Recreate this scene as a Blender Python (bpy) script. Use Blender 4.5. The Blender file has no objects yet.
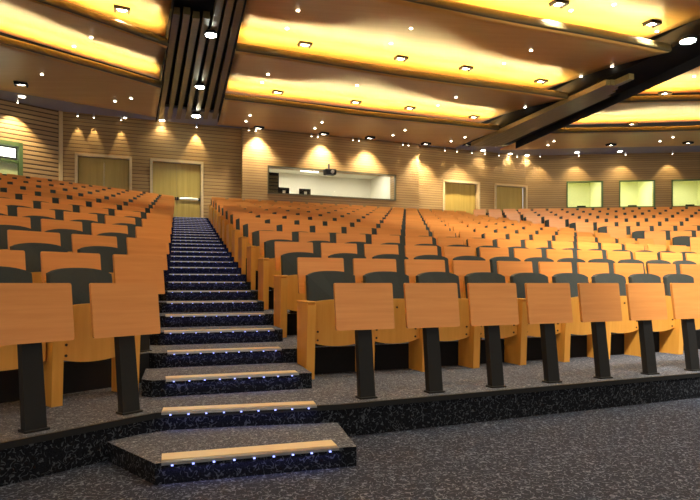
import bpy, bmesh, math, random
from mathutils import Vector, Matrix
from mathutils.bvhtree import BVHTree
random.seed(7)
S = bpy.context.scene
COL = S.collection

# ------------------------------------------------------------------ camera
EYE = 0.99            # eye height above the lower floor
F = 590.0             # focal length in pixels of a 700 px wide frame
HY = 283.0            # horizon row
cam = bpy.data.cameras.new('camera'); cam.sensor_width = 36; cam.lens = F/700*36
cam.shift_y = (HY-250)/700; cam.clip_end = 200
camo = bpy.data.objects.new('camera', cam); COL.objects.link(camo)
camo.location = (0, 0, EYE); camo.rotation_euler = (math.pi/2, 0, 0)
S.camera = camo

# ------------------------------------------------------------------ materials
def new_mat(name):
    m = bpy.data.materials.new(name); m.use_nodes = True
    nt = m.node_tree; b = nt.nodes['Principled BSDF']
    return m, nt, b
def N(nt, kind, **kw):
    n = nt.nodes.new(kind)
    for k, v in kw.items():
        if k.startswith('i_'):
            key = k[2:]
            key = int(key) if key.isdigit() else key.replace('_', ' ')
            n.inputs[key].default_value = v
        else: setattr(n, k, v)
    return n
def ramp(nt, stops, interp='LINEAR'):
    r = nt.nodes.new('ShaderNodeValToRGB'); r.color_ramp.interpolation = interp
    e = r.color_ramp.elements
    e[0].position, e[0].color = stops[0][0], (*stops[0][1], 1)
    e[1].position, e[1].color = stops[-1][0], (*stops[-1][1], 1)
    for p, c in stops[1:-1]:
        x = e.new(p); x.color = (*c, 1)
    return r
def plain(name, col, rough=0.5, metal=0.0, var=0.06, scale=30):
    m, nt, b = new_mat(name)
    n = N(nt, 'ShaderNodeTexNoise', i_Scale=scale, i_Detail=3.0)
    tc = N(nt, 'ShaderNodeTexCoord'); nt.links.new(tc.outputs['Object'], n.inputs['Vector'])
    r = ramp(nt, [(0.3, tuple(c*(1-var) for c in col)), (0.7, tuple(min(1, c*(1+var)) for c in col))])
    nt.links.new(n.outputs['Fac'], r.inputs['Fac']); nt.links.new(r.outputs['Color'], b.inputs['Base Color'])
    b.inputs['Roughness'].default_value = rough; b.inputs['Metallic'].default_value = metal
    return m
def emit(name, col, strength):
    m, nt, b = new_mat(name)
    b.inputs['Base Color'].default_value = (*col, 1)
    b.inputs['Emission Color'].default_value = (*col, 1); b.inputs['Emission Strength'].default_value = strength
    return m
def wood(name, c1, c2, rough=0.38, axis='X', scale=1.0, var=True):
    """fine straight grain along one local axis, a slight tone change from one piece to the next"""
    m, nt, b = new_mat(name); L = nt.links.new
    tc = N(nt, 'ShaderNodeTexCoord'); oi = N(nt, 'ShaderNodeObjectInfo')
    add = N(nt, 'ShaderNodeVectorMath', operation='ADD'); L(tc.outputs['Object'], add.inputs[0])
    mul = N(nt, 'ShaderNodeVectorMath', operation='SCALE', i_Scale=7.0); 
    cmb = N(nt, 'ShaderNodeCombineXYZ'); L(oi.outputs['Random'], cmb.inputs[0]); L(oi.outputs['Random'], cmb.inputs[2])
    L(cmb.outputs[0], mul.inputs[0]); L(mul.outputs[0], add.inputs[1])
    mp = N(nt, 'ShaderNodeMapping'); L(add.outputs[0], mp.inputs['Vector'])
    s = {'X': (1.5, 30, 30), 'Y': (30, 1.5, 30), 'Z': (30, 30, 1.5)}[axis]
    mp.inputs['Scale'].default_value = tuple(x*scale for x in s)
    n = N(nt, 'ShaderNodeTexNoise', i_Scale=1.0, i_Detail=5.0, i_Roughness=0.6, i_Distortion=0.3)
    L(mp.outputs[0], n.inputs['Vector'])
    r = ramp(nt, [(0.3, c1), (0.72, c2)]); L(n.outputs['Fac'], r.inputs['Fac'])
    hsv = N(nt, 'ShaderNodeHueSaturation')
    mr = N(nt, 'ShaderNodeMapRange'); mr.inputs['To Min'].default_value = 0.93 if var else 1; mr.inputs['To Max'].default_value = 1.05 if var else 1
    L(oi.outputs['Random'], mr.inputs['Value']); L(mr.outputs[0], hsv.inputs['Value'])
    L(r.outputs['Color'], hsv.inputs['Color']); L(hsv.outputs[0], b.inputs['Base Color'])
    b.inputs['Roughness'].default_value = rough
    b.inputs['Coat Weight'].default_value = 0.25; b.inputs['Coat Roughness'].default_value = 0.25
    bp = N(nt, 'ShaderNodeBump', i_Strength=0.05, i_Distance=0.002); L(n.outputs['Fac'], bp.inputs['Height']); L(bp.outputs[0], b.inputs['Normal'])
    return m
def siding(name, c1, c2, cg, pitch=0.13, groove=0.2, rough=0.55):
    """horizontal boards: soft tone per board, dark shadow groove between boards"""
    m, nt, b = new_mat(name); L = nt.links.new
    geo = N(nt, 'ShaderNodeNewGeometry'); sep = N(nt, 'ShaderNodeSeparateXYZ'); L(geo.outputs['Position'], sep.inputs[0])
    d = N(nt, 'ShaderNodeMath', operation='DIVIDE', i_1=pitch); L(sep.outputs[2], d.inputs[0])
    fr = N(nt, 'ShaderNodeMath', operation='FRACT'); L(d.outputs[0], fr.inputs[0])
    fl = N(nt, 'ShaderNodeMath', operation='FLOOR'); L(d.outputs[0], fl.inputs[0])
    wn = N(nt, 'ShaderNodeTexWhiteNoise', noise_dimensions='1D'); L(fl.outputs[0], wn.inputs['W'])
    n = N(nt, 'ShaderNodeTexNoise', i_Scale=1.0, i_Detail=4.0); mp = N(nt, 'ShaderNodeMapping'); L(geo.outputs['Position'], mp.inputs['Vector'])
    mp.inputs['Scale'].default_value = (1.2, 1.2, 22); L(mp.outputs[0], n.inputs['Vector'])
    av = N(nt, 'ShaderNodeMath', operation='MULTIPLY_ADD', i_1=0.35); L(wn.outputs['Value'], av.inputs[0]); 
    m2 = N(nt, 'ShaderNodeMath', operation='MULTIPLY', i_1=0.65); L(n.outputs['Fac'], m2.inputs[0]); L(m2.outputs[0], av.inputs[2])
    r = ramp(nt, [(0.25, c1), (0.75, c2)]); L(av.outputs[0], r.inputs['Fac'])
    g = ramp(nt, [(0.0, (0, 0, 0)), (groove*0.5, (0, 0, 0)), (groove, (1, 1, 1))]); L(fr.outputs[0], g.inputs['Fac'])
    mx = N(nt, 'ShaderNodeMix', data_type='RGBA'); L(g.outputs['Color'], mx.inputs[0]); mx.inputs[6].default_value = (*cg, 1); L(r.outputs['Color'], mx.inputs[7])
    L(mx.outputs[2], b.inputs['Base Color']); b.inputs['Roughness'].default_value = rough
    bp = N(nt, 'ShaderNodeBump', i_Strength=0.5, i_Distance=0.015); L(g.outputs['Color'], bp.inputs['Height']); L(bp.outputs[0], b.inputs['Normal'])
    return m
def carpet(name, base, line, scale=22.0, width=0.045, amt=1.0):
    """dark carpet with pale wriggling threads"""
    m, nt, b = new_mat(name); L = nt.links.new
    geo = N(nt, 'ShaderNodeNewGeometry')
    n = N(nt, 'ShaderNodeTexNoise', i_Scale=scale, i_Detail=0.6, i_Distortion=0.8); L(geo.outputs['Position'], n.inputs['Vector'])
    s = N(nt, 'ShaderNodeMath', operation='SUBTRACT', i_1=0.5); L(n.outputs['Fac'], s.inputs[0])
    a = N(nt, 'ShaderNodeMath', operation='ABSOLUTE'); L(s.outputs[0], a.inputs[0])
    r = ramp(nt, [(0.0, (1, 1, 1)), (width*0.5, (1, 1, 1)), (width, (0, 0, 0))]); L(a.outputs[0], r.inputs['Fac'])
    n2 = N(nt, 'ShaderNodeTexNoise', i_Scale=scale*1.6, i_Detail=1.0); L(geo.outputs['Position'], n2.inputs['Vector'])
    r2 = ramp(nt, [(0.40, (0, 0, 0)), (0.50, (1, 1, 1))]); L(n2.outputs['Fac'], r2.inputs['Fac'])
    mu = N(nt, 'ShaderNodeMath', operation='MULTIPLY'); L(r.outputs['Color'], mu.inputs[0]); L(r2.outputs['Color'], mu.inputs[1])
    mu2 = N(nt, 'ShaderNodeMath', operation='MULTIPLY', i_1=amt); L(mu.outputs[0], mu2.inputs[0])
    n3 = N(nt, 'ShaderNodeTexNoise', i_Scale=160.0, i_Detail=2.0); L(geo.outputs['Position'], n3.inputs['Vector'])
    r3 = ramp(nt, [(0.35, tuple(c*0.55 for c in base)), (0.68, tuple(c*1.6 for c in base))]); L(n3.outputs['Fac'], r3.inputs['Fac'])
    mx = N(nt, 'ShaderNodeMix', data_type='RGBA'); L(mu2.outputs[0], mx.inputs[0]); L(r3.outputs['Color'], mx.inputs[6]); mx.inputs[7].default_value = (*line, 1)
    L(mx.outputs[2], b.inputs['Base Color']); b.inputs['Roughness'].default_value = 0.95; b.inputs['Specular IOR Level'].default_value = 0.1
    bp = N(nt, 'ShaderNodeBump', i_Strength=0.4, i_Distance=0.004); L(n3.outputs['Fac'], bp.inputs['Height']); L(bp.outputs[0], b.inputs['Normal'])
    return m

M = {
 'desk': wood('desk_wood', (0.80, 0.295, 0.055), (0.90, 0.370, 0.085)),
 'seat': wood('seat_wood', (0.82, 0.37, 0.055), (0.90, 0.45, 0.080), axis='Z'),
 'fabric': plain('grey_upholstery', (0.040, 0.050, 0.048), 0.9, 0, 0.25, 300),
 'black': plain('black_metal', (0.003, 0.003, 0.0035), 0.7, 0.0),
 'screw': plain('dark_screw', (0.05, 0.035, 0.02), 0.4, 0.6),
 'carpet': carpet('carpet', (0.026, 0.032, 0.052), (0.16, 0.19, 0.27), 30, 0.05, 0.8),
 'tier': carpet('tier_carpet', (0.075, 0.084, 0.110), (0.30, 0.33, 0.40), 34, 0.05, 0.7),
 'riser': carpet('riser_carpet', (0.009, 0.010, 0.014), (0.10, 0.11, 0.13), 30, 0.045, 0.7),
 'under': plain('shaded_riser_carpet', (0.010, 0.010, 0.012), 0.95),  # black colour put in for the deep shade beneath the seats
 'riserglow': carpet('blue_lit_riser_carpet', (0.012, 0.016, 0.060), (0.07, 0.09, 0.24), 30, 0.045, 0.8),  # riser carpet with the step lamps' blue glow put into its colour
 'blue': carpet('blue_lit_carpet', (0.025, 0.035, 0.16), (0.10, 0.14, 0.42), 30, 0.05, 0.6),  # blue lamp glow of the upper stairs painted into the carpet colour
 'strip': wood('strip_wood', (0.84, 0.66, 0.36), (0.94, 0.78, 0.48), 0.3, scale=2, var=False),
 'alu': plain('aluminium', (0.55, 0.55, 0.55), 0.3, 0.9),
 'led': emit('blue_led', (0.28, 0.34, 1.0), 2.2),
 'siding': siding('back_wall_siding', (0.34, 0.19, 0.055), (0.47, 0.28, 0.09), (0.12, 0.06, 0.018)),
 'siding2': siding('fine_siding', (0.38, 0.22, 0.07), (0.47, 0.29, 0.10), (0.22, 0.12, 0.04), 0.10, 0.25),
 'siding3': siding('side_wall_siding', (0.33, 0.19, 0.07), (0.52, 0.34, 0.14), (0.07, 0.035, 0.012), 0.15, 0.35),
 'trim': wood('pale_trim', (0.62, 0.44, 0.20), (0.74, 0.55, 0.28), var=False),
 'door': wood('door_wood', (0.52, 0.34, 0.06), (0.66, 0.45, 0.10), axis='Z', scale=0.3, var=False),
 'green': plain('green_door_paint', (0.72, 0.78, 0.36), 0.45),
 'greenf': plain('dark_green_frame', (0.10, 0.16, 0.05), 0.45),
 'panel': wood('ceiling_wood', (0.84, 0.47, 0.115), (0.92, 0.56, 0.16), 0.40, scale=0.25, var=False),
 'fascia': plain('olive_fascia', (0.13, 0.105, 0.05), 0.30, 0.3),
 'soffit': plain('grey_soffit', (0.36, 0.34, 0.29), 0.7),
 'void': plain('black_void', (0.006, 0.006, 0.007), 0.9),
 'slat': wood('olive_slat', (0.17, 0.125, 0.045), (0.25, 0.185, 0.065), var=False),
 'lamp': emit('warm_lamp', (1.0, 0.90, 0.68), 14.0),
 'spotlamp': emit('bright_lamp', (0.90, 1.0, 0.82), 60.0),
 'cove': emit('cove_strip', (1.0, 0.80, 0.36), 95.0),
 'booth': plain('booth_wall', (0.56, 0.53, 0.44), 0.7),
 'booth2': plain('booth_green_wall', (0.72, 0.73, 0.42), 0.7),
 'boothlamp': emit('booth_lamp', (1.0, 1.0, 0.86), 14.0),
 'sign': emit('transom_light', (1.0, 1.0, 0.80), 2.2),
 'steel': plain('brushed_steel', (0.75, 0.72, 0.62), 0.3, 0.8),
 'white': plain('white_plastic', (0.75, 0.75, 0.72), 0.5),
}
def glass_mat():
    m, nt, b = new_mat('window_glass')
    b.inputs['Base Color'].default_value = (0.97, 0.98, 0.96, 1); b.inputs['Roughness'].default_value = 0.02
    b.inputs['Transmission Weight'].default_value = 1.0; b.inputs['IOR'].default_value = 1.12
    return m
M['glass'] = glass_mat()

# ------------------------------------------------------------------ mesh helpers
class MB:
    def __init__(s): s.bm = bmesh.new(); s.mats = []
    def mi(s, m):
        if m not in s.mats: s.mats.append(m)
        return s.mats.index(m)
    def box(s, c, d, m, T=None, bev=0.0, seg=2):
        r = bmesh.ops.create_cube(s.bm, size=1.0, matrix=(T or Matrix()) @ Matrix.Translation(c) @ Matrix.Diagonal((*d, 1)))
        vs = r['verts']; fs = list({f for v in vs for f in v.link_faces}); i = s.mi(m)
        for f in fs: f.material_index = i
        if bev > 0:
            es = list({e for v in vs for e in v.link_edges})
            q = bmesh.ops.bevel(s.bm, geom=es, offset=bev, segments=seg, affect='EDGES', profile=0.5)
            for f in q['faces']: f.material_index = i
        return s
    def cyl(s, p, q, r0, r1, m, n=16, caps=True):
        p, q = Vector(p), Vector(q); d = q-p
        T = Matrix.Translation((p+q)/2) @ d.to_track_quat('Z', 'Y').to_matrix().to_4x4()
        r = bmesh.ops.create_cone(s.bm, cap_ends=caps, segments=n, radius1=r0, radius2=r1, depth=d.length, matrix=T)
        i = s.mi(m)
        for f in {f for v in r['verts'] for f in v.link_faces}: f.material_index = i
        return s
    def prism(s, pts, z0, z1, m, mside=None):
        """vertical prism over a plan outline"""
        lo = [s.bm.verts.new((x, y, z0)) for x, y in pts]; hi = [s.bm.verts.new((x, y, z1)) for x, y in pts]
        i = s.mi(m); j = s.mi(mside or m); n = len(pts)
        f = s.bm.faces.new(hi); f.material_index = i
        f = s.bm.faces.new(lo[::-1]); f.material_index = j
        for k in range(n):
            f = s.bm.faces.new((lo[k], lo[(k+1) % n], hi[(k+1) % n], hi[k])); f.material_index = j
        return s
    def plate(s, outline, y0, y1, m, fn=None, bev=0.0):
        """outline in x,z extruded from y0 to y1; fn bends a point"""
        fn = fn or (lambda p: p)
        a = [s.bm.verts.new(fn(Vector((x, y0, z)))) for x, z in outline]; b = [s.bm.verts.new(fn(Vector((x, y1, z)))) for x, z in outline]
        i = s.mi(m); n = len(outline); fs = []
        fs.append(s.bm.faces.new(a)); fs.append(s.bm.faces.new(b[::-1]))
        for k in range(n): fs.append(s.bm.faces.new((a[(k+1) % n], a[k], b[k], b[(k+1) % n])))
        for f in fs: f.material_index = i
        if bev > 0:
            es = list(fs[0].edges)+list(fs[1].edges)
            q = bmesh.ops.bevel(s.bm, geom=es, offset=bev, segments=2, affect='EDGES', profile=0.5)
            for f in q['faces']: f.material_index = i
        return s
    def grid(s, P, m, thick=None):
        i = s.mi(m); nu, nv = len(P), len(P[0])
        A = [[s.bm.verts.new(p) for p in row] for row in P]
        for u in range(nu-1):
            for v in range(nv-1):
                f = s.bm.faces.new((A[u][v], A[u+1][v], A[u+1][v+1], A[u][v+1])); f.material_index = i; f.smooth = True
        if thick:
            B = [[s.bm.verts.new(Vector(p)+Vector(thick)) for p in row] for row in P]
            for u in range(nu-1):
                for v in range(nv-1):
                    f = s.bm.faces.new((B[u][v], B[u][v+1], B[u+1][v+1], B[u+1][v])); f.material_index = i; f.smooth = True
            per = [(u, 0) for u in range(nu)]+[(nu-1, v) for v in range(1, nv)]+[(u, nv-1) for u in range(nu-2, -1, -1)]+[(0, v) for v in range(nv-2, 0, -1)]
            for k in range(len(per)):
                (u0, v0), (u1, v1) = per[k], per[(k+1) % len(per)]
                f = s.bm.faces.new((A[u0][v0], B[u0][v0], B[u1][v1], A[u1][v1])); f.material_index = i
        return s
    def mesh(s, name):
        bmesh.ops.recalc_face_normals(s.bm, faces=s.bm.faces[:])
        me = bpy.data.meshes.new(name); s.bm.to_mesh(me); s.bm.free()
        for m in s.mats: me.materials.append(M[m])
        return me
def link(name, data, parent=None, loc=None, rz=None):
    o = bpy.data.objects.new(name, data); COL.objects.link(o)
    if parent is not None: o.parent = parent
    if loc is not None: o.location = loc
    if rz is not None: o.rotation_euler = (0, 0, rz)
    return o
def tag(o, label=None, cat=None, group=None, kind=None):
    if label: o['label'] = label
    if cat: o['category'] = cat
    if group: o['group'] = group
    if kind: o['kind'] = kind
    return o
def struct(name, mb, parent=None):
    o = link(name, mb.mesh(name), parent)
    if parent is None: o['kind'] = 'structure'
    return o
ORD = ['zeroth', 'first', 'second', 'third', 'fourth', 'fifth', 'sixth', 'seventh', 'eighth', 'ninth', 'tenth', 'eleventh', 'twelfth', 'thirteenth',
       'fourteenth', 'fifteenth', 'sixteenth', 'seventeenth', 'eighteenth', 'nineteenth', 'twentieth', 'twenty-first', 'twenty-second', 'twenty-third',
       'twenty-fourth', 'twenty-fifth', 'twenty-sixth', 'twenty-seventh', 'twenty-eighth', 'twenty-ninth']

# ------------------------------------------------------------------ layout of the hall (plan x, y)
V = Vector
RISE = 0.226; T0 = 0.21; NR = 13
B = V((-0.355, 1.22))                       # one row further up, parallel to the stairs
B2 = V((-0.27, 1.26))                       # same for the block beyond the second aisle
class Block:
    def __init__(s, P, a, b, soff, sback=0.85):
        s.P, s.a, s.b, s.soff, s.sback = V(P), V(a), V(b), soff, sback
        s.u = s.a.normalized(); s.n = V((-s.u.y, s.u.x)); s.rz = math.atan2(s.u.y, s.u.x); s.pitch = s.a.length
    def desk(s, n, j): return s.P + s.b*n + s.a*j
    def seat(s, n, j): return s.desk(n, j) + s.u*s.soff + s.n*s.sback
LB = Block((-1.32, 3.54), (0.343, 0.427), B, 0.08, 0.50)
MBk = Block((0.115, 4.0), (0.492, 0.21), B, 0.17)
ra = V((math.cos(math.radians(-6)), math.sin(math.radians(-6))))*0.535
RB = Block(V((6.92, 12.8))-B2*5-ra*0.5, ra, B2, 0.12)
def tz(n): return T0 + RISE*n
def px(p): return 350 + F*p.x/p.y

# ------------------------------------------------------------------ floor, tiers, steps
struct('floor', MB().box((3, 14, -0.05), (60, 44, 0.1), 'carpet'))
A0 = V((-1.16, 3.534)); B0 = V((-0.067, 3.78))
def front_line(n):
    f = -0.13
    L1 = A0 + B*n; L0 = L1 - LB.u*9.5
    M1 = B0 + B*n
    R0 = RB.desk(n, 0) + RB.n*f
    # meeting of the middle front line and the front line beyond the second aisle
    um, ur = MBk.u, RB.u; d = R0 - M1; den = um.x*ur.y-um.y*ur.x
    t = (d.x*ur.y-d.y*ur.x)/den
    K = M1 + um*t
    return [L0, L1, M1, K, K + ur*14]
for n in range(NR+1):
    a = front_line(n)
    if n < NR:
        b = front_line(n+1); off = V((0.0, 0.12)); b = [p+off for p in b]
    else:
        b = [V((-16, 24)), V((-4, 32)), V((2, 32)), V((10, 32)), V((24, 30))]
        a[0] = a[0] - LB.u*3
    pts = a + b[::-1]
    mb = MB()
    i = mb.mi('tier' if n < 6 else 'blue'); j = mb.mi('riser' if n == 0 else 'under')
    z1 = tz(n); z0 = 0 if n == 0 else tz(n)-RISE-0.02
    lo = [mb.bm.verts.new((p.x, p.y, z0)) for p in a]; hi = [mb.bm.verts.new((p.x, p.y, z1)) for p in a]
    bk = [mb.bm.verts.new((p.x, p.y, z1)) for p in b]; bl = [mb.bm.verts.new((p.x, p.y, z0)) for p in b]
    for k in range(len(a)-1):
        mb.bm.faces.new((lo[k], lo[k+1], hi[k+1], hi[k])).material_index = j
        mb.bm.faces.new((hi[k], hi[k+1], bk[k+1], bk[k])).material_index = i
        mb.bm.faces.new((bk[k], bk[k+1], bl[k+1], bl[k])).material_index = j
        mb.bm.faces.new((bl[k], bl[k+1], lo[k+1], lo[k])).material_index = j
    for e in (0, len(a)-1): mb.bm.faces.new((lo[e], hi[e], bk[e], bl[e])).material_index = j
    struct('floor_tier', mb)
# thin dark nosing along the front of the lowest tier
def strip_along(mb, pts, w, z0, z1, m):
    for p, q in zip(pts[:-1], pts[1:]):
        d = (q-p).normalized(); nn = V((-d.y, d.x))
        mb.prism([tuple(p), tuple(q), tuple(q+nn*w), tuple(p+nn*w)], z0, z1, m)
    return mb
a = front_line(0); nn = V((0, -0.012))
struct('trim_1', strip_along(MB(), [p+nn for p in a], 0.02, T0-0.03, T0+0.004, 'black'))

def step_parts(root, p, q, ztop, front_in, first=False, far=False):
    """wooden strip, metal edge and row of small blue lamps on the front edge from p to q"""
    d = (q-p); L = d.length; u = d/L; nb = V((-u.y, u.x))
    a, b = front_in
    w = 0.115 if first else 0.095 if far is False else 0.06
    mb = MB(); P0 = p+u*a+nb*0.035; P1 = p+u*(L-b)+nb*0.035
    if not far: mb.prism([tuple(P0), tuple(P1), tuple(P1+nb*w), tuple(P0+nb*w)], ztop, ztop+0.006, 'strip'); link('strip', mb.mesh('strip'), root)
    ew = 0.035 if not far else 0.010
    mb = MB(); P0 = p+u*a-nb*0.006; P1 = p+u*(L-b)-nb*0.006
    mb.prism([tuple(P0), tuple(P1), tuple(P1+nb*ew), tuple(P0+nb*ew)], ztop-0.002, ztop+0.004, 'alu')
    mb.prism([tuple(P0-nb*0.004), tuple(P1-nb*0.004), tuple(P1), tuple(P0)], ztop-0.010, ztop+0.004, 'alu'); link('metal_edge', mb.mesh('metal_edge'), root)
    if not far or first:
        l = bpy.data.lights.new('led_glow', 'AREA'); l.shape = 'RECTANGLE'; l.size = L-a-b; l.size_y = 0.008; l.energy = 0.16; l.color = (0.35, 0.35, 1.0)
        c = (P0+P1)/2-nb*0.010; o = link('led_glow', l, root, (c.x, c.y, ztop-0.026)); o.rotation_euler = (0, 0, math.atan2(u.y, u.x))
    nl = 9
    me = None
    for k in range(nl):
        c = P0 + (P1-P0)*((k+0.5)/nl) - nb*0.006
        if me is None:
            me = MB().box((0, 0, 0), (0.011, 0.008, 0.006), 'led').mesh('led')
        link('led', me, root, (c.x, c.y, ztop-0.012), math.atan2(u.y, u.x))
def steps():
    ls = LB
    # the free-standing lowest block
    p0, p1 = V((-0.955, 2.89)), V((0.035, 3.195))
    outline = [p0, p1, V((-0.08, 3.745)), V((-1.06, 3.575)), V((-1.395, 3.33))]
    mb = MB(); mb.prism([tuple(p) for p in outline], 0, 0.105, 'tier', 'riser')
    st = link('stair_step', mb.mesh('stair_step'))
    tag(st, 'lowest carpeted step, a loose block on the floor with a slanted end', 'step', 'steps of the aisle stairs')
    step_parts(st, p0, p1, 0.105, (0.03, 0.10), True)
    AS = V((-1.24, 3.395))
    for k in range(0, 27):
        n = k/2; z = T0+RISE*n
        sh = B*n; a = (A0 if k == 0 else AS)+sh; b = B0+sh-(V((0.04, 0.016)) if k else V((0, 0)))
        nb = V((-(b-a).y, (b-a).x)).normalized()
        m = 'tier' if k < 8 else 'blue'
        mb = MB()
        fr = -0.008
        cc = 0.07
        dep = 0.60 if k < 26 else 0.3
        top = [a+(b-a).normalized()*cc+nb*fr, b+nb*fr, b+B.normalized()*dep, a+B.normalized()*dep, a+V((0, 0))+nb*(cc)]
        if k == 0: top = [a+nb*fr, b+nb*fr, b+nb*0.40, a+nb*0.40]
        mb.prism([tuple(p) for p in top], z-(RISE/2 if k else 0.03), z+0.002, m, 'riser' if k < 8 else 'riserglow')
        st = link('stair_step', mb.mesh('stair_step'))
        extra = 'carpeted step with painted blue glow' if k >= 8 else 'dark carpeted step with pale wooden strip'
        tag(st, f'{extra}, {ORD[k+2]} from the bottom of the aisle stairs', 'step', 'steps of the aisle stairs')
        inn = {0: (0.03, 0.15), 1: (0.16, 0.10), 2: (0.16, 0.12)}.get(k, (0.12, 0.08))
        step_parts(st, a+nb*fr, b+nb*fr, z+0.002, inn, far=(k > 7))
steps()

# ------------------------------------------------------------------ writing desks
LEAN = 0.12
def lean(p): return V((p.x, p.y + LEAN*p.z, p.z))
def rounded(w, z0, z1, r=0.012, n=3):
    pts = []
    for cx, cz, a0 in ((w/2-r, z0+r, -90), (w/2-r, z1-r, 0), (-w/2+r, z1-r, 90), (-w/2+r, z0+r, 180)):
        for k in range(n+1):
            t = math.radians(a0+90*k/n); pts.append((cx+r*math.cos(t), cz+r*math.sin(t)))
    return pts
def p_front(mb, w=0.435): mb.plate(rounded(w, 0.462, 0.78), -0.045, -0.022, 'desk', lean)
def p_post(mb):
    mb.plate([(-0.055, 0.012), (0.055, 0.012), (0.050, 0.66), (-0.050, 0.66)], -0.020, 0.035, 'black', lean)
def p_foot(mb): mb.box((0, 0.008, 0.006), (0.13, 0.085, 0.012), 'black', bev=0.003)
def p_top(mb, w=0.455):
    mb.box((0, 0.225, 0.765), (w-0.01, 0.23, 0.022), 'desk', bev=0.004)
def p_brkt(mb):
    mb.plate([(-0.10, 0.60), (0.10, 0.60), (0.10, 0.70), (-0.10, 0.70)], -0.020, 0.004, 'black', lean)
def p_pin(mb): mb.box((0, 0.10, 0.748), (0.20, 0.06, 0.012), 'black')
DESK = [('front_panel', p_front), ('post', p_post), ('foot_plate', p_foot), ('bracket', lambda mb: p_brkt(mb))]
# ------------------------------------------------------------------ tip-up seats
def arc_outline_back(w, z0, zc, zt, n=10):
    pts = [(-w/2, z0), (w/2, z0)]
    for k in range(n+1):
        x = w/2 - w*k/n; t = x/(w/2)
        pts.append((x*(1.0 if abs(t) < 0.99 else 0.985), zc + (zt-zc)*(1-abs(t)**2.6)))
    return pts
def bend(c, k=0.35, ln=0.16, z0=0.5):
    def fn(p): return V((p.x, p.y + ln*(p.z-z0) - k*p.x*p.x + 0.0, p.z))
    return fn
def s_cushion(mb):
    mb.plate(arc_outline_back(0.45, 0.42, 0.845, 0.885), 0.205, 0.265, 'fabric', bend(0, 0.45), 0.012)
def s_shell(mb):
    mb.plate(arc_outline_back(0.452, 0.30, 0.80, 0.84), 0.268, 0.285, 'seat', bend(0, 0.45))
def pan_outline(w=0.462):
    pts = []
    n = 12
    for k in range(n+1):
        x = -w/2 + w*k/n; t = abs(2*x/w); pts.append((x, 0.255 + 0.035*t**2.2))
    for k in range(n+1):
        x = w/2 - w*k/n; t = abs(2*x/w); pts.append((x, 0.645 - 0.020*t**2))
    return pts
def s_pan(mb): mb.plate(pan_outline(), 0.055, 0.078, 'seat', lambda p: V((p.x, p.y + 0.10*(0.64-p.z)*0.6, p.z)), 0.003)
def s_padding(mb): mb.plate([(x*0.93, 0.30+(z-0.255)*0.80) for x, z in pan_outline()], 0.080, 0.135, 'fabric', lambda p: V((p.x, p.y + 0.10*(0.64-p.z)*0.6, p.z)), 0.006)
def side_outline():
    return [(0.03, 0.0), (0.27, 0.0), (0.27, 0.60), (0.25, 0.615), (0.02, 0.615), (0.0, 0.60), (0.0, 0.52), (0.02, 0.2)]
def s_side(mb, x):
    i = mb.mi('seat'); w = 0.070
    a = [mb.bm.verts.new((x-w/2, y, z)) for y, z in side_outline()]; b = [mb.bm.verts.new((x+w/2, y, z)) for y, z in side_outline()]
    fs = [mb.bm.faces.new(a), mb.bm.faces.new(b[::-1])]
    for k in range(len(a)): fs.append(mb.bm.faces.new((a[(k+1) % len(a)], a[k], b[k], b[(k+1) % len(a)])))
    for f in fs: f.material_index = i
def s_arm(mb, x): mb.box((x, 0.14, 0.6245), (0.072, 0.29, 0.018), 'seat', bev=0.006)
def s_screw(mb, x, z): mb.cyl((x, 0.050+0.06*(0.64-z), z), (x, 0.060+0.06*(0.64-z), z), 0.009, 0.009, 'screw', 10)
HP = 0.2675
SEAT = [('backrest', s_cushion), ('back_shell', s_shell), ('seat_pan', s_pan), ('seat_padding', s_padding)]
_cache = {}
def meshof(key, *fns):
    if key not in _cache:
        mb = MB()
        for f in fns: f(mb)
        _cache[key] = mb.mesh(key)
    return _cache[key]
def make_desk(p, z, rz, near):
    if near:
        r = link('writing_desk', None, None, (p.x, p.y, z), rz)
        for nm, f in DESK: link(nm, meshof(nm, f), r)
    else:
        r = link('writing_desk', meshof('writing_desk_far', *[f for _, f in DESK]), None, (p.x, p.y, z), rz)
    return r
def make_seat(p, z, rz, level, end=None):
    hp = HP
    if level > 0:
        r = link('auditorium_seat', None, None, (p.x, p.y, z), rz)
        for nm, f in SEAT: link(nm, meshof(nm, f), r)
        sp = meshof('side_panel', lambda mb: s_side(mb, 0)); ar = meshof('armrest', lambda mb: s_arm(mb, 0))
        for x in ([-hp] + ([hp] if end == 'right' else [])):
            link('side_panel', sp, r, (x, 0, 0)); link('armrest', ar, r, (x, 0, 0))
        if level > 1:
            for x, zz in ((-0.19, 0.38), (-0.19, 0.31), (0.19, 0.38), (0.19, 0.31), (0.0, 0.57)):
                link('screw', meshof('screw%g%g' % (x, zz), lambda mb: s_screw(mb, x, zz)), r)
    else:
        fs = [f for _, f in SEAT]+[lambda mb: s_side(mb, -hp), lambda mb: s_arm(mb, -hp)]
        if end == 'right': fs += [lambda mb: s_side(mb, hp), lambda mb: s_arm(mb, hp)]
        r = link('auditorium_seat', meshof('auditorium_seat_far' + (end or ''), *fs), None, (p.x, p.y, z), rz)
    return r
cnt = [0, 0]
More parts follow.
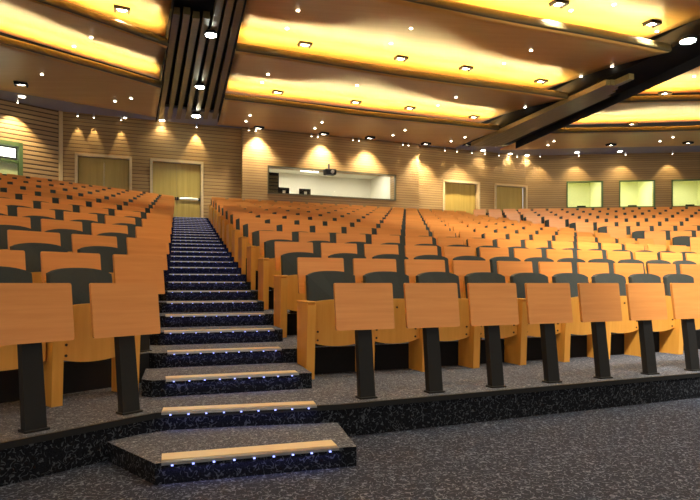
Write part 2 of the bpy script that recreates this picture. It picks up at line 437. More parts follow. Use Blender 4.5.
def fill(bk, jfun, side, aisle_word, rev):
    for n in range(NR):
        z = tz(n); near = n < 5
        rowp = 'front row' if n == 0 else f'{ORD[n+1]} row up' if n < NR-1 else 'topmost row'
        js = [j for j in jfun(n)]
        vis = lambda p, m: p.y > 0.5 and -m < px(p) < 700+m
        for idx, j in enumerate(js):
            k = idx+1
            fromaisle = 'at the aisle' if k == 1 else f'{ORD[k]} from the aisle'
            p = bk.desk(n, j)
            if vis(p, 0.32*F/max(p.y, 1)):
                d = make_desk(p, z, bk.rz, near); cnt[0] += 1
                tag(d, f'orange wood writing desk, {side}, {rowp}, {fromaisle}', 'desk', f'writing desks {side}')
            p = bk.seat(n, j)
            if vis(p, 0.33*F/max(p.y, 1)):
                end = None
                if rev and k == 1: end = 'right'
                if (not rev) and idx == len(js)-1: end = 'right'
                s = make_seat(p, z, bk.rz, 2 if n == 0 else 1 if near else 0, end); cnt[1] += 1
                tag(s, f'tip-up seat with grey back, {side}, {rowp}, {fromaisle}', 'seat', f'tip-up seats {side}')
fill(LB, lambda n: range(0, -11, -1), 'left of the stairs', 'stairs', True)
fill(MBk, lambda n: range(0, 15+n//4), 'right of the stairs', 'stairs', False)
fill(RB, lambda n: range(0, 17), 'beyond the second aisle', 'second aisle', False)
print('desks', cnt[0], 'seats', cnt[1])

# ------------------------------------------------------------------ walls
E = EYE
TOPZ = E+5.95
LAND = tz(NR)
BW0 = V((-10.0, 20.5)); bwd = V((1, 0.39)).normalized()
def s_at(P, d, x):
    """distance along a plan line where it crosses the plan direction seen at image column x"""
    r = (x-350)/F
    return (r*P.y-P.x)/(d.x-r*d.y)
def wall(name, P, d, s0, s1, z0, z1, openings, mat, thick=0.3, off=0.0):
    """openings: (sa, sb, za, zb). Wall face is on the side nearest the seats."""
    nb = V((-d.y, d.x)); T = Matrix.Translation((P.x, P.y, 0)) @ Matrix.Rotation(math.atan2(d.y, d.x), 4, 'Z')
    mb = MB(); cuts = sorted({s0, s1, *[o[0] for o in openings], *[o[1] for o in openings]})
    for a, b in zip(cuts[:-1], cuts[1:]):
        m = (a+b)/2; op = [o for o in openings if o[0] < m < o[1]]
        y = off+thick/2
        if not op: mb.box(((a+b)/2, y, (z0+z1)/2), (b-a, thick, z1-z0), mat, T)
        else:
            o = op[0]
            if o[2] > z0+0.01: mb.box(((a+b)/2, y, (z0+o[2])/2), (b-a, thick, o[2]-z0), mat, T)
            if o[3] < z1-0.01: mb.box(((a+b)/2, y, (o[3]+z1)/2), (b-a, thick, z1-o[3]), mat, T)
    return struct(name, mb), T
sx = lambda x: s_at(BW0, bwd, x)
DTOP = E+4.47
doorx = [(77.5, 129.5), (152.5, 201), (444.5, 478), (496, 525.5)]
ops = [(sx(a), sx(b), LAND-0.05, DTOP) for a, b in doorx]
PJ = 0.28
sP0, sP1 = sx(241), sx(416)
BWL = (V((8.2, 20.5+0.39*18.2))-BW0).length
_, TB = wall('wall_back', BW0, bwd, 0, sP0, LAND-0.1, TOPZ+0.3, ops[:2], 'siding')
wall('wall_back', BW0, bwd, sP1, BWL, LAND-0.1, TOPZ+0.3, ops[2:], 'siding2')
# projecting middle part with the control room window
CP = BW0 + V((bwd.y, -bwd.x))*PJ
sc = lambda x: s_at(CP, bwd, x)
w0, w1 = sc(267.5), sc(396); WZ0, WZ1 = E+3.46, E+4.56
wall('wall_back', CP, bwd, sP0, sP1, LAND-0.1, TOPZ+0.3, [(w0, w1, WZ0, WZ1)], 'siding2', thick=0.35+PJ-0.05)
TC = Matrix.Translation((CP.x, CP.y, 0)) @ Matrix.Rotation(math.atan2(bwd.y, bwd.x), 4, 'Z')
# left wall
lwd = V((math.cos(math.radians(48)), math.sin(math.radians(48)))); LW0 = BW0 - lwd*9
ls = lambda x: s_at(LW0, lwd, x)
lo0, lo1 = ls(-22), ls(22)
_, TL = wall('wall_left', LW0, lwd, 0, 9, LAND-0.8, TOPZ+0.3, [(lo0, lo1, LAND-0.05, E+4.62)], 'siding3')
mb = MB(); mb.box((8.94, -0.03, (LAND+TOPZ)/2), (0.12, 0.06, TOPZ-LAND), 'trim', TL); struct('trim_2', mb)
# right wall
rwd = V((math.cos(math.radians(-5.5)), math.sin(math.radians(-5.5)))); RW0 = BW0 + bwd*BWL
rs = lambda x: s_at(RW0, rwd, x)
rwin = [(566.5, 603), (619, 655), (671.5, 714)]
_, TR = wall('wall_right', RW0, rwd, 0, 14, LAND-0.1, TOPZ+0.3, [(rs(a), rs(b), E+3.47, E+4.72) for a, b in rwin], 'siding2')

# ------------------------------------------------------------------ doors
DOORN = 0
def double_door(T, a, b, z0, z1, label, bar=False, mat='door', rec=0.24):
    global DOORN
    DOORN += 1
    root = link('door_%d' % DOORN, None); root['kind'] = 'structure'; tag(root, label)
    root.matrix_world = T @ Matrix.Translation(((a+b)/2, 0, z0)); w = b-a; h = z1-z0
    mb = MB()
    for sgn in (-1, 1): mb.box((sgn*(w/2+0.04), 0.06, h/2+0.04), (0.09, 0.22, h+0.08), 'trim')
    mb.box((0, 0.06, h+0.04), (w+0.17, 0.22, 0.09), 'trim'); link('door_frame', mb.mesh('door_frame'), root)
    for sgn in (-1, 1):
        lf = link('door_leaf', MB().box((0, 0, h/2), (w/2-0.003, 0.045, h), mat, bev=0.004).mesh('door_leaf'), root, (sgn*w/4, rec, 0))
        link('hinge_edge', MB().box((sgn*(w/4-0.02), -0.025, h/2), (0.006, 0.006, h-0.1), 'black').mesh('hinge_edge'), lf)
    if bar:
        mb = MB(); mb.box((w*0.26, rec-0.10, 1.0), (w*0.40, 0.04, 0.07), 'steel', bev=0.01); link('push_bar', mb.mesh('push_bar'), root)
        for x in (0.035, w*0.47): link('bar_bracket', MB().box((x, rec-0.07, 1.0), (0.07, 0.10, 0.11), 'black', bev=0.01).mesh('bar_bracket'), root)
        link('bar_bracket', MB().box((-0.035, rec-0.05, 1.0), (0.05, 0.06, 0.11), 'black', bev=0.01).mesh('bar_bracket'), root)
    return root
for k, (a, b) in enumerate(doorx):
    lab = ['closed double wooden door near the green door', 'closed double wooden door with a push bar at the top of the stairs',
           'closed double wooden door right of the control room window', 'closed double wooden door beside the corner of the back wall'][k]
    double_door(TB, sx(a), sx(b), LAND, DTOP, lab, bar=(k == 1))
# green single door with a lit transom, left wall
DOORN += 1
root = link('door_%d' % DOORN, None); root['kind'] = 'structure'; tag(root, 'green door with a lit transom in the side wall')
w = lo1-lo0; h = E+4.62-LAND
root.matrix_world = TL @ Matrix.Translation(((lo0+lo1)/2, 0, LAND))
mb = MB()
for sgn in (-1, 1): mb.box((sgn*(w/2-0.05), 0.04, h/2), (0.12, 0.20, h), 'greenf')
mb.box((0, 0.04, h-0.06), (w, 0.20, 0.14), 'greenf'); mb.box((0, 0.06, h-0.62), (w-0.2, 0.12, 0.10), 'greenf'); link('door_frame', mb.mesh('door_frame'), root)
link('door_leaf', MB().box((0, 0.10, (h-0.66)/2), (w-0.2, 0.05, h-0.66), 'green', bev=0.005).mesh('door_leaf'), root)
link('transom', MB().box((0, 0.09, h-0.34), (w-0.34, 0.02, 0.30), 'sign').mesh('transom'), root)

# ------------------------------------------------------------------ control room and booths
def glazed(num, T, a, b, z0, z1, framem, ft=0.05, mull=()):
    root = link('window_%d' % num, None); root['kind'] = 'structure'
    root.matrix_world = T @ Matrix.Translation(((a+b)/2, 0, z0)); w = b-a; h = z1-z0
    mb = MB()
    for sgn in (-1, 1): mb.box((sgn*(w/2-ft/2), 0.03, h/2), (ft, 0.14, h), framem)
    for z in (ft/2, h-ft/2): mb.box((0, 0.03, z), (w, 0.14, ft), framem)
    for m in mull: mb.box((m*w, 0.03, h/2), (ft*0.6, 0.10, h), framem)
    link('window_frame', mb.mesh('window_frame'), root)
    link('window_pane', MB().box((0, 0.05, h/2), (w-2*ft, 0.010, h-2*ft), 'glass').mesh('window_pane'), root)
    return root
tag(glazed(1, TC, w0, w1, WZ0, WZ1, 'fascia', 0.05), 'long control room window in the back wall')
def room(T, a, b, z0, z1, d0, d1, mat, name):
    mb = MB(); t = 0.06; m = (a+b)/2; w = b-a
    mb.box((m, d1, (z0+z1)/2), (w, t, z1-z0), mat, T)
    for x in (a, b): mb.box((x, (d0+d1)/2, (z0+z1)/2), (t, d1-d0, z1-z0), mat, T)
    for z in (z0, z1): mb.box((m, (d0+d1)/2, z), (w, d1-d0, t), mat, T)
    return struct(name, mb)
room(TC, w0-0.4, w1+0.4, LAND, E+5.0, 0.68, 3.6, 'booth', 'wall_control_room')
def onT(T, p): return T @ V(p)
def ceiling_lamp_bar(T, p, size, label, grp, power=None, col=(1, 0.95, 0.8)):
    root = link('ceiling_light', None); root.matrix_world = T @ Matrix.Translation(p)
    link('housing', MB().box((0, 0, 0.02), (size[0]+0.04, size[1]+0.04, 0.05), 'white').mesh('housing'), root)
    link('diffuser', MB().box((0, 0, -0.012), (size[0], size[1], 0.015), 'boothlamp').mesh('diffuser'), root)
    tag(root, label, 'ceiling light', grp)
    if power:
        l = bpy.data.lights.new('booth_glow', 'AREA'); l.shape = 'RECTANGLE'; l.size, l.size_y = size; l.energy = power; l.color = col
        o = link('booth_glow', l, root, (0, 0, -0.03))
wm = (w0+w1)/2; ww = w1-w0
ceiling_lamp_bar(TC, (w0+0.55, 1.9, E+4.93), (0.8, 0.25), 'lit ceiling lamp in the control room above the dark equipment rack', 'control room lamps', 70)
ceiling_lamp_bar(TC, (w1-0.5, 1.9, E+4.93), (0.8, 0.25), 'lit ceiling lamp at the far end of the control room', 'control room lamps', 40)
ceiling_lamp_bar(TC, (wm-0.3, 2.3, E+4.93), (0.8, 0.25), 'lit ceiling lamp in the middle of the control room', 'control room lamps', 60)
# control room contents
mb = MB(); mb.box((w0+0.36, 1.0, (LAND+E+4.38)/2+0.05), (0.55, 0.6, E+4.38-LAND), 'black', TC, 0.01)
rack = link('equipment_rack', mb.mesh('equipment_rack')); tag(rack, 'tall dark equipment rack at the end of the control room', 'rack')
for k in range(6):
    link('rack_unit', MB().box((w0+0.36, 0.69, E+3.55+k*0.14), (0.46, 0.03, 0.10), 'fascia', TC, 0.004).mesh('rack_unit'), rack)
def monitor(cx, lab):
    root = link('monitor', None); root.matrix_world = TC @ Matrix.Translation((cx, 1.0, E+3.50))
    link('screen', MB().box((0, 0, 0.22), (0.50, 0.05, 0.36), 'black', bev=0.01).mesh('screen'), root)
    link('stand', MB().box((0, 0.04, 0.02), (0.08, 0.03, 0.10), 'black').mesh('stand'), root)
    link('picture', MB().box((0.02, -0.027, 0.22), (0.12, 0.004, 0.12), 'white').mesh('picture'), root)
    tag(root, lab, 'monitor', 'control room monitors')
monitor(sc(283)+0.28, 'black monitor beside the equipment rack behind the window')
monitor(sc(311)+0.05, 'black monitor alone in the middle of the control room desk')
mb = MB(); mb.box((wm+0.36, 1.1, E+3.44), (ww-0.76, 0.8, 0.05), 'booth', TC)
tag(link('control_desk', mb.mesh('control_desk')), 'long pale worktop just inside the control room window', 'desk')
# projector hung in front of the control room window
root = link('projector', None); root.matrix_world = TC @ Matrix.Translation((sc(328)-0.0, -0.22, E+4.42))
link('case', MB().box((0, 0, 0), (0.46, 0.34, 0.22), 'black', bev=0.03).mesh('case'), root)
link('lens', MB().cyl((0.05, -0.16, -0.01), (0.05, -0.24, -0.01), 0.07, 0.06, 'steel', 20).mesh('lens'), root)
link('bracket', MB().box((0, 0.12, 0.20), (0.06, 0.05, 0.3), 'black').mesh('bracket'), root)
tag(root, 'black projector mounted at the top edge of the control room window', 'projector')
# interpreter booths on the right
for k, (a, b) in enumerate(rwin):
    a, b = rs(a), rs(b)
    tag(glazed(2+k, TR, a, b, E+3.47, E+4.72, 'greenf', 0.05), ['square booth window nearest the corner', 'square booth window in the middle of three', 'square booth window furthest from the corner'][k])
    room(TR, a-0.5, b+0.5, LAND, E+5.1, 0.32, 2.6, 'booth2', 'wall_booth_%d' % (k+1))
    w_ = ['first', 'second', 'third'][k]
    ceiling_lamp_bar(TR, ((a+b)/2-0.2, 1.2, E+5.03), (0.7, 0.35), f'lit ceiling lamp inside the {w_} booth from the corner', 'booth lamps', 45, (1, 1, 0.8))
    mb = MB(); mb.box(((a+b)/2, 0.70, E+3.42), (b-a-0.05, 0.4, 0.05), 'white', TR)
    tag(link('booth_desk', mb.mesh('booth_desk')), f'white desk inside the {w_} booth from the corner', 'desk', 'booth desks')
    root = link('interpreter_console', None); root.matrix_world = TR @ Matrix.Translation(((a+b)/2+(0.05 if k < 2 else 0.2), 0.62, E+3.45))
    link('base', MB().box((0, 0, 0.04), (0.45, 0.22, 0.08), 'black', bev=0.01).mesh('base'), root)
    link('screen', MB().box((0, 0.08, 0.14), (0.40, 0.03, 0.16), 'black', bev=0.01).mesh('screen'), root)
    tag(root, f'black console on the desk of the {w_} booth from the corner', 'console', 'booth consoles')
# small box on the wall between the doors
mb = MB(); mb.box((sx(486.5), -0.03, LAND+0.95), (0.20, 0.06, 0.14), 'black', TB, 0.01)
tag(link('wall_switch', mb.mesh('wall_switch')), 'small dark switch box between two wooden doors on back wall', 'switch')

# ------------------------------------------------------------------ ceiling
CZ = E+5.80
struct('ceiling', MB().box((3, 14, E+7.4), (60, 44, 0.1), 'void'))
def isect(P, d, Q, e):
    den = d.x*e.y-d.y*e.x; w = Q-P
    t = (w.x*e.y-w.y*e.x)/den
    return P+d*t
SL_R = (V((-5.05, 22.4)), V((-0.2865, 1)).normalized())     # right side of the first slot
SL_L = (V((-5.6, 17.5)), V((-0.37, 1)).normalized())        # left side of the first slot
SR_L = (V((5.7, 22.4)), V((-0.31, 1)).normalized())         # left side of the second slot
SR_R = (V((8.27, 19.1)), V((-0.225, 1)).normalized())
EL = (V((-13, 12)), V((-0.3, 1)).normalized()); ER = (V((26, 19)), V((0, 1)))
ceil_bvh = []
def panel(front, rear, d, dr, le, re, z0, z1, last=False, cove=True, label='', fh=0.19):
    """front / rear: plan points on the panel's edges; d / dr: their directions; le, re: side lines"""
    fl, fr = isect(front, d, *le), isect(front, d, *re); rl, rr = isect(rear, dr, *le), isect(rear, dr, *re)
    nu, nv = 40, 14; P = []
    L = (fr-fl).length
    for i in range(nu+1):
        u = i/nu; row = []
        for j in range(nv+1):
            v = j/nv; p = fl.lerp(fr, u).lerp(rl.lerp(rr, u), v)
            wv = 0.022*math.sin(u*L*0.75+1.0)*(1-v)
            s = 0.45*v+0.55*(1-(1-v)**2)
            row.append(V((p.x, p.y, z0+(z1-z0)*s+wv)))
        P.append(row)
    mb = MB(); mb.grid(P, 'panel', (0, 0, 0.05))
    me = mb.mesh('ceiling_panel'); o = link('ceiling_panel', me); o['kind'] = 'structure'; tag(o, label)
    ceil_bvh.append(BVHTree.FromPolygons([v.co.copy() for v in me.vertices], [tuple(p.vertices) for p in me.polygons]))
    if cove:
        nb = V((-d.y, d.x)); Q = []
        prof = [(0.02, 0.03), (-0.005, 0.0), (-0.035, 0.0), (-0.055, 0.02), (-0.06, 0.06), (-0.045, fh*0.7), (-0.04, fh), (-0.01, fh), (0.02, 0.06)]
        for i in range(nu+1):
            u = i/nu; wv = 0.022*math.sin(u*L*0.75+1.0); p = fl.lerp(fr, u)
            Q.append([V((p.x+nb.x*y, p.y+nb.y*y, z0+wv+z)) for y, z in prof])
        fm = MB(); fm.grid(Q, 'fascia'); link('fascia', fm.mesh('fascia'), o)
        cm = MB(); p = fl+nb*0.16+d*0.15; q = fr+nb*0.16-d*0.15
        cm.prism([tuple(p), tuple(q), tuple(q+nb*0.05), tuple(p+nb*0.05)], z0+fh-0.035, z0+fh-0.015, 'cove'); link('cove_light_strip', cm.mesh('cove_light_strip'), o)
    return o
dm = V((1, 0.395)).normalized(); dl = V((math.cos(math.radians(50)), math.sin(math.radians(50)))); dr_ = V((math.cos(math.radians(-6)), math.sin(math.radians(-6))))
refM = lambda Z: V((1.37-0.2865*Z, Z))
zsM = [-0.6, 3.25, 7.1, 10.97, 14.8, 18.7, 22.15]
words = ['first', 'second', 'third', 'fourth', 'fifth', 'rearmost']
for k in range(6):
    rear = refM(zsM[k+1]+(1.3 if k < 5 else 0))
    panel(refM(zsM[k]), rear, dm, dm, SL_R, SR_L, CZ, CZ+(0.66 if k < 5 else 0.14), label=f'{words[k]} wavy wooden ceiling panel between the two dark slots')
refL = lambda Z: V((-5.6-0.37*(Z-17.5), Z))
zsL = [2.1, 5.2, 8.3, 11.4, 14.5, 17.6, 21.0]
for k in range(6):
    rear = refL(zsL[k+1]+(1.1 if k < 5 else 0))
    panel(refL(zsL[k]), rear, dl, dl if k < 5 else V((math.cos(math.radians(38)), math.sin(math.radians(38)))), EL, SL_L, CZ, CZ+(0.66 if k < 5 else 0.10), label=f'{words[k]} wavy wooden ceiling panel beside the side wall')
refR = lambda Z: V((8.27-0.225*(Z-19.1), Z))
zsR = [11.3, 15.2, 19.1, 23.0, 26.2]
for k in range(4):
    rear = refR(zsR[k+1]+(1.3 if k < 3 else 0))
    panel(refR(zsR[k]), rear, dr_, dr_, SR_R, ER, CZ, CZ+(0.66 if k < 3 else 0.10), label=f'{words[k]} wavy wooden ceiling panel beyond the second slot')
# grey soffit along the walls
mb = MB()
nbk = V((-bwd.y, bwd.x)); 
sof = [BW0-bwd*0.3+nbk*0.2, BW0+bwd*(BWL+0.2)+nbk*0.2, RW0+rwd*14, RW0+rwd*14-V((0, 1.9)), RW0-V((0.6, 1.6)), BW0+bwd*(sP1-0.2)-nbk*0.32, BW0+bwd*5.9-nbk*0.32, BW0+bwd*5.6-nbk*1.7, BW0+bwd*3.2-nbk*1.9, BW0-lwd*9+V((2.8, -1.0)), BW0-lwd*9-V((0.3, 0))]
mb.prism([tuple(p) for p in sof], E+5.96, E+6.06, 'soffit')
so = struct('ceiling_soffit', mb)
ceil_bvh.append(BVHTree.FromPolygons([v.co.copy() for v in so.data.vertices], [tuple(p.vertices) for p in so.data.polygons]))
# the two dark slots with long slats
def slot(le, re, z0, z1, zc, n, w, name, starts, label):
    mb = MB()
    def at(L, z): return L[0]+L[1]*((z-L[0].y)/L[1].y)
    a, b, c, d = at(le, z0), at(re, z0), at(re, z1), at(le, z1)
    mb.prism([tuple(a), tuple(b), tuple(c), tuple(d)], zc+0.22, zc+0.27, 'void')
    span = 0.62 if 'few' in label else 1.0
    o = link(name, mb.mesh(name)); o['kind'] = 'structure'; tag(o, label)
    ceil_bvh.append(BVHTree.FromPolygons([v.co.copy() for v in o.data.vertices], [tuple(p.vertices) for p in o.data.polygons]))
    for k in range(n):
        t = (k+0.5)/n*span; zz = starts[k % len(starts)]
        p = at(le, zz).lerp(at(re, zz), t); q = at(le, z1-0.2).lerp(at(re, z1-0.2), t)
        dd = (q-p).normalized(); nn = V((-dd.y, dd.x))*w/2
        link('slat', MB().prism([tuple(p-nn), tuple(q-nn), tuple(q+nn), tuple(p+nn)], zc+0.0, zc+0.16, 'slat').mesh('slat'), o)
    for L, sg in ((le, 1), (re, -1)):
        p, q = at(L, z0), at(L, z1); dd = (q-p).normalized(); nn = V((-dd.y, dd.x))*0.03*(-sg)
        link('slot_cheek', MB().prism([tuple(p), tuple(q), tuple(q+nn), tuple(p+nn)], zc+(-0.05 if sg < 0 or n == 7 else 0.2), zc+0.6, 'void').mesh('slot_cheek'), o)
    return o
slot(SL_L, SL_R, 6, 21.5, CZ+0.12, 7, 0.15, 'ceiling_slot', [13.0, 13.0, 13.2, 13.2, 10.5, 6.5, 6.5], 'dark slatted ceiling slot above the stairs')
slot(SR_L, SR_R, 8, 24.8, CZ-0.10, 6, 0.17, 'ceiling_slot', [17.0, 17.0, 16.5, 17.3, 17.6, 18], 'dark ceiling slot with few slats above the second aisle')

# ------------------------------------------------------------------ ceiling fixtures
O0 = V((0, 0, EYE))
def hit(x, y):
    d = V(((x-350)/F, 1, (HY-y)/F)).normalized(); best = None
    for t in ceil_bvh:
        r = t.ray_cast(O0, d)
        if r[0] is not None and (best is None or r[3] < best[1]): best = (r[0], r[3], r[1])
    return best[0] if best else None
def near_bay(p): 
    if p.x < -5.6-0.37*(p.y-17.5)+0.05: return 'beside the side wall'
    if p.x > 5.7-0.31*(p.y-22.4)-0.05: return 'beyond the second slot'
    return 'between the slots'
def spot(name, parent, energy, size, blend, col, radius=0.08, rot=(0, 0, 0), loc=(0, 0, -0.08)):
    l = bpy.data.lights.new(name, 'SPOT'); l.energy = energy; l.spot_size = math.radians(size); l.spot_blend = blend; l.color = col; l.shadow_soft_size = radius
    o = link(name, l, parent, loc); o.rotation_euler = rot
    return o
WARM = (1.0, 0.88, 0.66)
squares = [  # image position, wording
 (122, 8, 'highest of the three in the side panels'), (62, 51, 'middle of the three in the side panels'), (21, 83, 'lowest of the three in the side panels'),
 (305, 43, 'first from the stairs slot in the broad front panel'), (401, 57, 'second from the stairs slot in the broad front panel'), (466, 67, 'third from the stairs slot in the broad front panel'), (541, 80, 'fourth from the stairs slot in the broad front panel'),
 (278, 91, 'first from the stairs slot in the middle panel'), (356, 101, 'second from the stairs slot in the middle panel'), (410, 107, 'third from the stairs slot in the middle panel'), (474, 116, 'fourth from the stairs slot in the middle panel'),
 (259, 127, 'first from the stairs slot in the rearmost panel'), (324, 133, 'second from the stairs slot in the rearmost panel'), (370, 137, 'third from the stairs slot in the rearmost panel'), (426, 143, 'fourth from the stairs slot in the rearmost panel'), (467, 144, 'fifth from the stairs slot in the rearmost panel'),
 (559, 2, 'first of two in the yellow panel at the top edge'), (652, 22, 'second of two in the yellow panel at the top edge'),
 (665, 92, 'alone in the bright panel beyond the second slot'), (632, 123, 'alone in the narrow panel beyond the second slot'), (611, 144, 'first above the booth windows'), (688, 142, 'second above the booth windows')]
mh = MB(); mh.box((0, 0, -0.015), (0.36, 0.28, 0.03), 'black', bev=0.006); ME_F = mh.mesh('frame')
mh = MB(); mh.cyl((-0.0, 0, -0.028), (0.0, 0, -0.040), 0.115, 0.115, 'lamp', 20); ME_L = mh.mesh('lens')
mh = MB(); mh.box((0.15, 0.0, -0.055), (0.04, 0.24, 0.05), 'black'); mh.box((-0.15, 0.0, -0.055), (0.04, 0.24, 0.05), 'black'); mh.box((0, -0.12, -0.055), (0.34, 0.03, 0.05), 'black'); ME_G = mh.mesh('gimbal')
for x, y, wd in squares:
    p = hit(x, y)
    if p is None: continue
    r = link('square_spotlight', None, None, p, math.atan2(dm.y, dm.x))
    link('frame', ME_F, r); link('lens', ME_L, r); link('gimbal', ME_G, r)
    tag(r, f'unseen square ceiling spotlight, {wd}', 'ceiling light', 'square ceiling spotlights')
    spot('spot_beam', r, 620 if y < 85 else 2100 if y < 125 else 700, 96, 0.6, WARM, 0.14, loc=(0, 0, -0.09))
# unseen fixtures of the same kind, added to light floor and front rows
for X, Y, lx, e in ((-3.6, 1.9, 'over the floor before the stairs', 40), (-0.6, 1.9, 'over the open floor', 130), (3.2, 2.6, 'over the open floor before the middle seats', 520), (6.0, 3.0, 'over the open floor towards the second aisle', 520),
                    (0.3, 5.6, 'over the front row beside the stairs', 260), (3.6, 6.0, 'over the front row of the middle seats', 620), (7.0, 7.5, 'over the second aisle', 620), (-0.8, 8.4, 'over the stairs', 420)):
    r0 = None
    for t in ceil_bvh:
        q = t.ray_cast(V((X, Y, 3)), V((0, 0, 1)))
        if q[0] is not None and (r0 is None or q[0].z < r0.z): r0 = q[0]
    if r0 is None: print('no ceiling', X, Y); continue
    r = link('square_spotlight', None, None, r0, math.atan2(dm.y, dm.x))
    link('frame', ME_F, r); link('lens', ME_L, r); link('gimbal', ME_G, r)
    tag(r, f'unseen square ceiling spotlight, {lx}', 'ceiling light', 'square ceiling spotlights')
    spot('spot_beam', r, e, 88 if Y < 5 else 100, 0.8, WARM, 0.14, loc=(0, 0, -0.09))
dots = [(91, 37), (74, 46), (42, 74), (115, 101), (131, 98), (298, 10), (287, 28), (411, 28), (391, 43), (531, 50), (504, 63), (614, 4), (571, 10), (657, 31), (268, 74), (262, 82),
        (357, 85), (456, 97), (525, 107), (438, 105), (581, 76), (612, 66), (250, 115), (246, 121), (322, 122), (315, 128), (405, 130), (393, 135), (465, 137), (451, 141),
        (694, 76), (554, 141), (548, 145), (673, 137), (660, 141)]
big = [(22, 96), (82, 115), (125, 118), (162, 120), (483, 150), (510, 153.5), (527, 155), (577, 152), (620, 151)]
md = MB(); md.cyl((0, 0, 0.005), (0, 0, -0.012), 0.055, 0.055, 'alu', 20); MD_R = md.mesh('rim')
md = MB(); md.cyl((0, 0, -0.010), (0, 0, -0.022), 0.042, 0.040, 'lamp', 16); MD_L = md.mesh('lens')
for x, y in dots:
    p = hit(x, y)
    if p is None: continue
    r = link('round_downlight', None, None, p); link('rim', MD_R, r); link('lens', MD_L, r)
    tag(r, 'tiny round downlight in a wavy wooden ceiling panel ' + near_bay(p), 'downlight', 'tiny round downlights ' + near_bay(p))
md = MB(); md.cyl((0, 0, 0.01), (0, 0, -0.02), 0.13, 0.13, 'alu', 24); MB_R = md.mesh('rim_large')
md = MB(); md.cyl((0, 0, -0.018), (0, 0, -0.035), 0.10, 0.09, 'lamp', 20); MB_L = md.mesh('lens_large')
for x, y in big:
    p = hit(x, y)
    if p is None: print('miss', x, y); continue
    r = link('round_downlight', None, None, p); link('rim', MB_R, r); link('lens', MB_L, r)
    w_ = 'above the booth windows' if x > 540 else 'above the doors near the corner' if x > 400 else 'above the green door' if x < 60 else 'above the doors left of the stairs'
    tag(r, 'larger round downlight in the grey soffit ' + w_, 'downlight', 'larger round downlights in the soffit ' + w_)
    spot('downlight_beam', r, 60, 110, 0.6, WARM, 0.08, loc=(0, 0, -0.06))
# three bright stage-type lamps in the slot over the stairs, one in the second slot
for x, y, rr, lab in ((211, 35, 0.13, 'brightest lamp in the slatted slot, nearest the viewer'), (200, 87, 0.13, 'middle lamp of three in the slatted slot over the stairs'), (196, 116, 0.15, 'rear lamp in the slatted slot just above the doors'), (688, 41, 0.17, 'bright lamp at the edge of the second ceiling slot')):
    d = V(((x-350)/F, 1, (HY-y)/F)); zc = 5.83 if x < 400 else 5.74; p = O0 + d*(zc/d.z)
    r = link('slot_lamp', None, None, p)
    link('housing', MB().cyl((0, 0, 0.09), (0, 0, 0.0), rr*0.9, rr*1.1, 'black', 20).mesh('housing'), r)
    link('lens', MB().cyl((0, 0, 0.004), (0, 0, -0.02), rr, rr*0.9, 'spotlamp', 20).mesh('lens'), r)
    tag(r, lab, 'spotlight', 'slot lamps')
    spot('slot_beam', r, 330 if x < 400 else 90, 110, 0.7, (0.98, 0.98, 0.85), 0.12, loc=(0, 0, -0.05))

# ------------------------------------------------------------------ wall washers with scallops
mw = MB(); mw.cyl((0, 0, 0.10), (0, 0, 0.0), 0.035, 0.04, 'alu', 16); mw.box((0, 0, 0.13), (0.03, 0.03, 0.07), 'alu'); MW_B = mw.mesh('body')
mw = MB(); mw.cyl((0, 0, 0.002), (0, 0, -0.006), 0.024, 0.022, 'lamp', 16); MW_L = mw.mesh('lens')
def washer(T, s, y, z, label, grp, e=60, size=46, tilt=0.30, side=0.0):
    r = link('wall_spotlight', None); r.matrix_world = T @ Matrix.Translation((s, y, z))
    b = link('body', MW_B, r); l = link('lens', MW_L, r)
    sp = spot('wall_beam', r, e*1.6, size, 0.55, (1.0, 0.82, 0.50), 0.03, rot=(tilt, side, 0), loc=(0, 0, -0.03))
    tag(r, label, 'wall spotlight', grp)
nm = ['nearest the stairs', 'above the left part of the control room window', 'above the right part of the control room window', 'at the far edge of the projecting wall']
for k, x in enumerate((251.5, 313.5, 354.5, 404)):
    for q, ds in enumerate((-0.13, 0.13)):
        washer(TC, sc(x)+ds, -0.15, E+5.80, f'{"left" if q == 0 else "right"} lamp of the wall spotlight pair {nm[k]}', 'paired wall spotlights', 24, 25, 0.10, side=0.17*(-1 if ds > 0 else 1))
for k, x in enumerate((443, 455, 470, 483, 497, 506.5, 515)):
    washer(TB, sx(x), -0.16, E+5.80, f'small wall spotlight above the doors left of the corner, {ORD[k+1]} from the projecting wall', 'small wall spotlights near the corner', 14, 34, 0.14)
for k, x in enumerate((78, 94, 121, 196)):
    washer(TB, sx(x), -0.18, E+5.80, f'small wall spotlight above the doors left of the control room, {ORD[k+1]} from the side wall', 'small wall spotlights by the stairs doors', 40 if k < 3 else 90, 40 if k < 3 else 60, 0.17)
for k, x in enumerate((538, 576, 622, 668)):
    washer(TR, rs(x), -0.45, E+5.80, f'small wall spotlight above the booth windows, {ORD[k+1]} from the corner', 'small wall spotlights above the booths', 40, 80, 0.25)
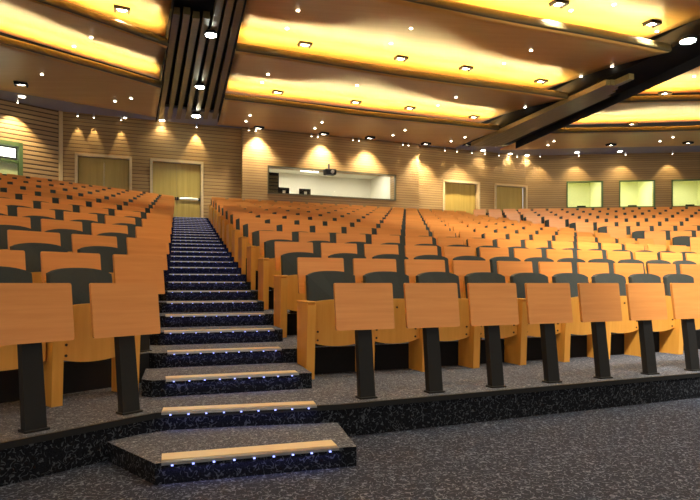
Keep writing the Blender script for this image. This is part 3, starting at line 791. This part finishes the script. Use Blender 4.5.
washer(TL, ls(12), -0.5, E+5.80, 'added wall spotlight brightening the green side door', 'small wall spotlight', 200, 90, 0.25)  # lamp added to brighten the green door leaf

# ------------------------------------------------------------------ unseen stage lamps to brighten the middle and right rows, and general fill
def stage(x, y, z, tx, ty, tz_, e, size, col, lab):
    z = min(q[0].z for q in (t.ray_cast(V((x, y, 3)), V((0, 0, 1))) for t in ceil_bvh) if q[0] is not None) - 0.42
    r = link('unseen_stage_lamp', None, None, (x, y, z))
    link('hanger', MB().cyl((0, 0, 0.05), (0, 0, 0.42), 0.03, 0.03, 'black', 10).mesh('hanger'), r)
    d = V((tx-x, ty-y, tz_-z)); rot = d.to_track_quat('-Z', 'Y').to_euler()
    b = link('housing', MB().cyl((0, 0, 0.30), (0, 0, 0), 0.14, 0.16, 'black', 20).mesh('housing'), r); b.rotation_euler = rot
    l = link('lens', MB().cyl((0, 0, 0.0), (0, 0, -0.01), 0.14, 0.14, 'lamp', 20).mesh('lens'), r); l.rotation_euler = rot
    o = spot('stage_beam', r, e, size, 0.8, col, 0.3, rot=rot, loc=tuple(d.normalized()*0.1))
    tag(r, lab, 'spotlight', 'unseen stage lamps')
stage(2.0, 0.9, 6.2, 5.2, 7.0, 1.0, 3600, 52, (1.0, 0.92, 0.78), 'unseen stage lamp hung above the front of the hall')
stage(4.6, 1.6, 6.2, 6.0, 15.0, 2.2, 4600, 58, (1.0, 0.91, 0.74), 'unseen stage lamp hung beside another above the front')
w = bpy.data.worlds.new('hall_bounce_fill'); S.world = w; w.use_nodes = True
w.node_tree.nodes['Background'].inputs[0].default_value = (1.0, 0.90, 0.76, 1); w.node_tree.nodes['Background'].inputs[1].default_value = 0.7  # even background standing in for bounce from the rest of the hall

S.view_settings.view_transform = 'Standard'; S.view_settings.look = 'None'; S.view_settings.exposure = 0.3; S.view_settings.gamma = 1.0
S.view_settings.use_curve_mapping = False
S.cycles.max_bounces = 8; S.cycles.diffuse_bounces = 4; S.cycles.use_denoising = True
S.cycles.sample_clamp_indirect = 6.0
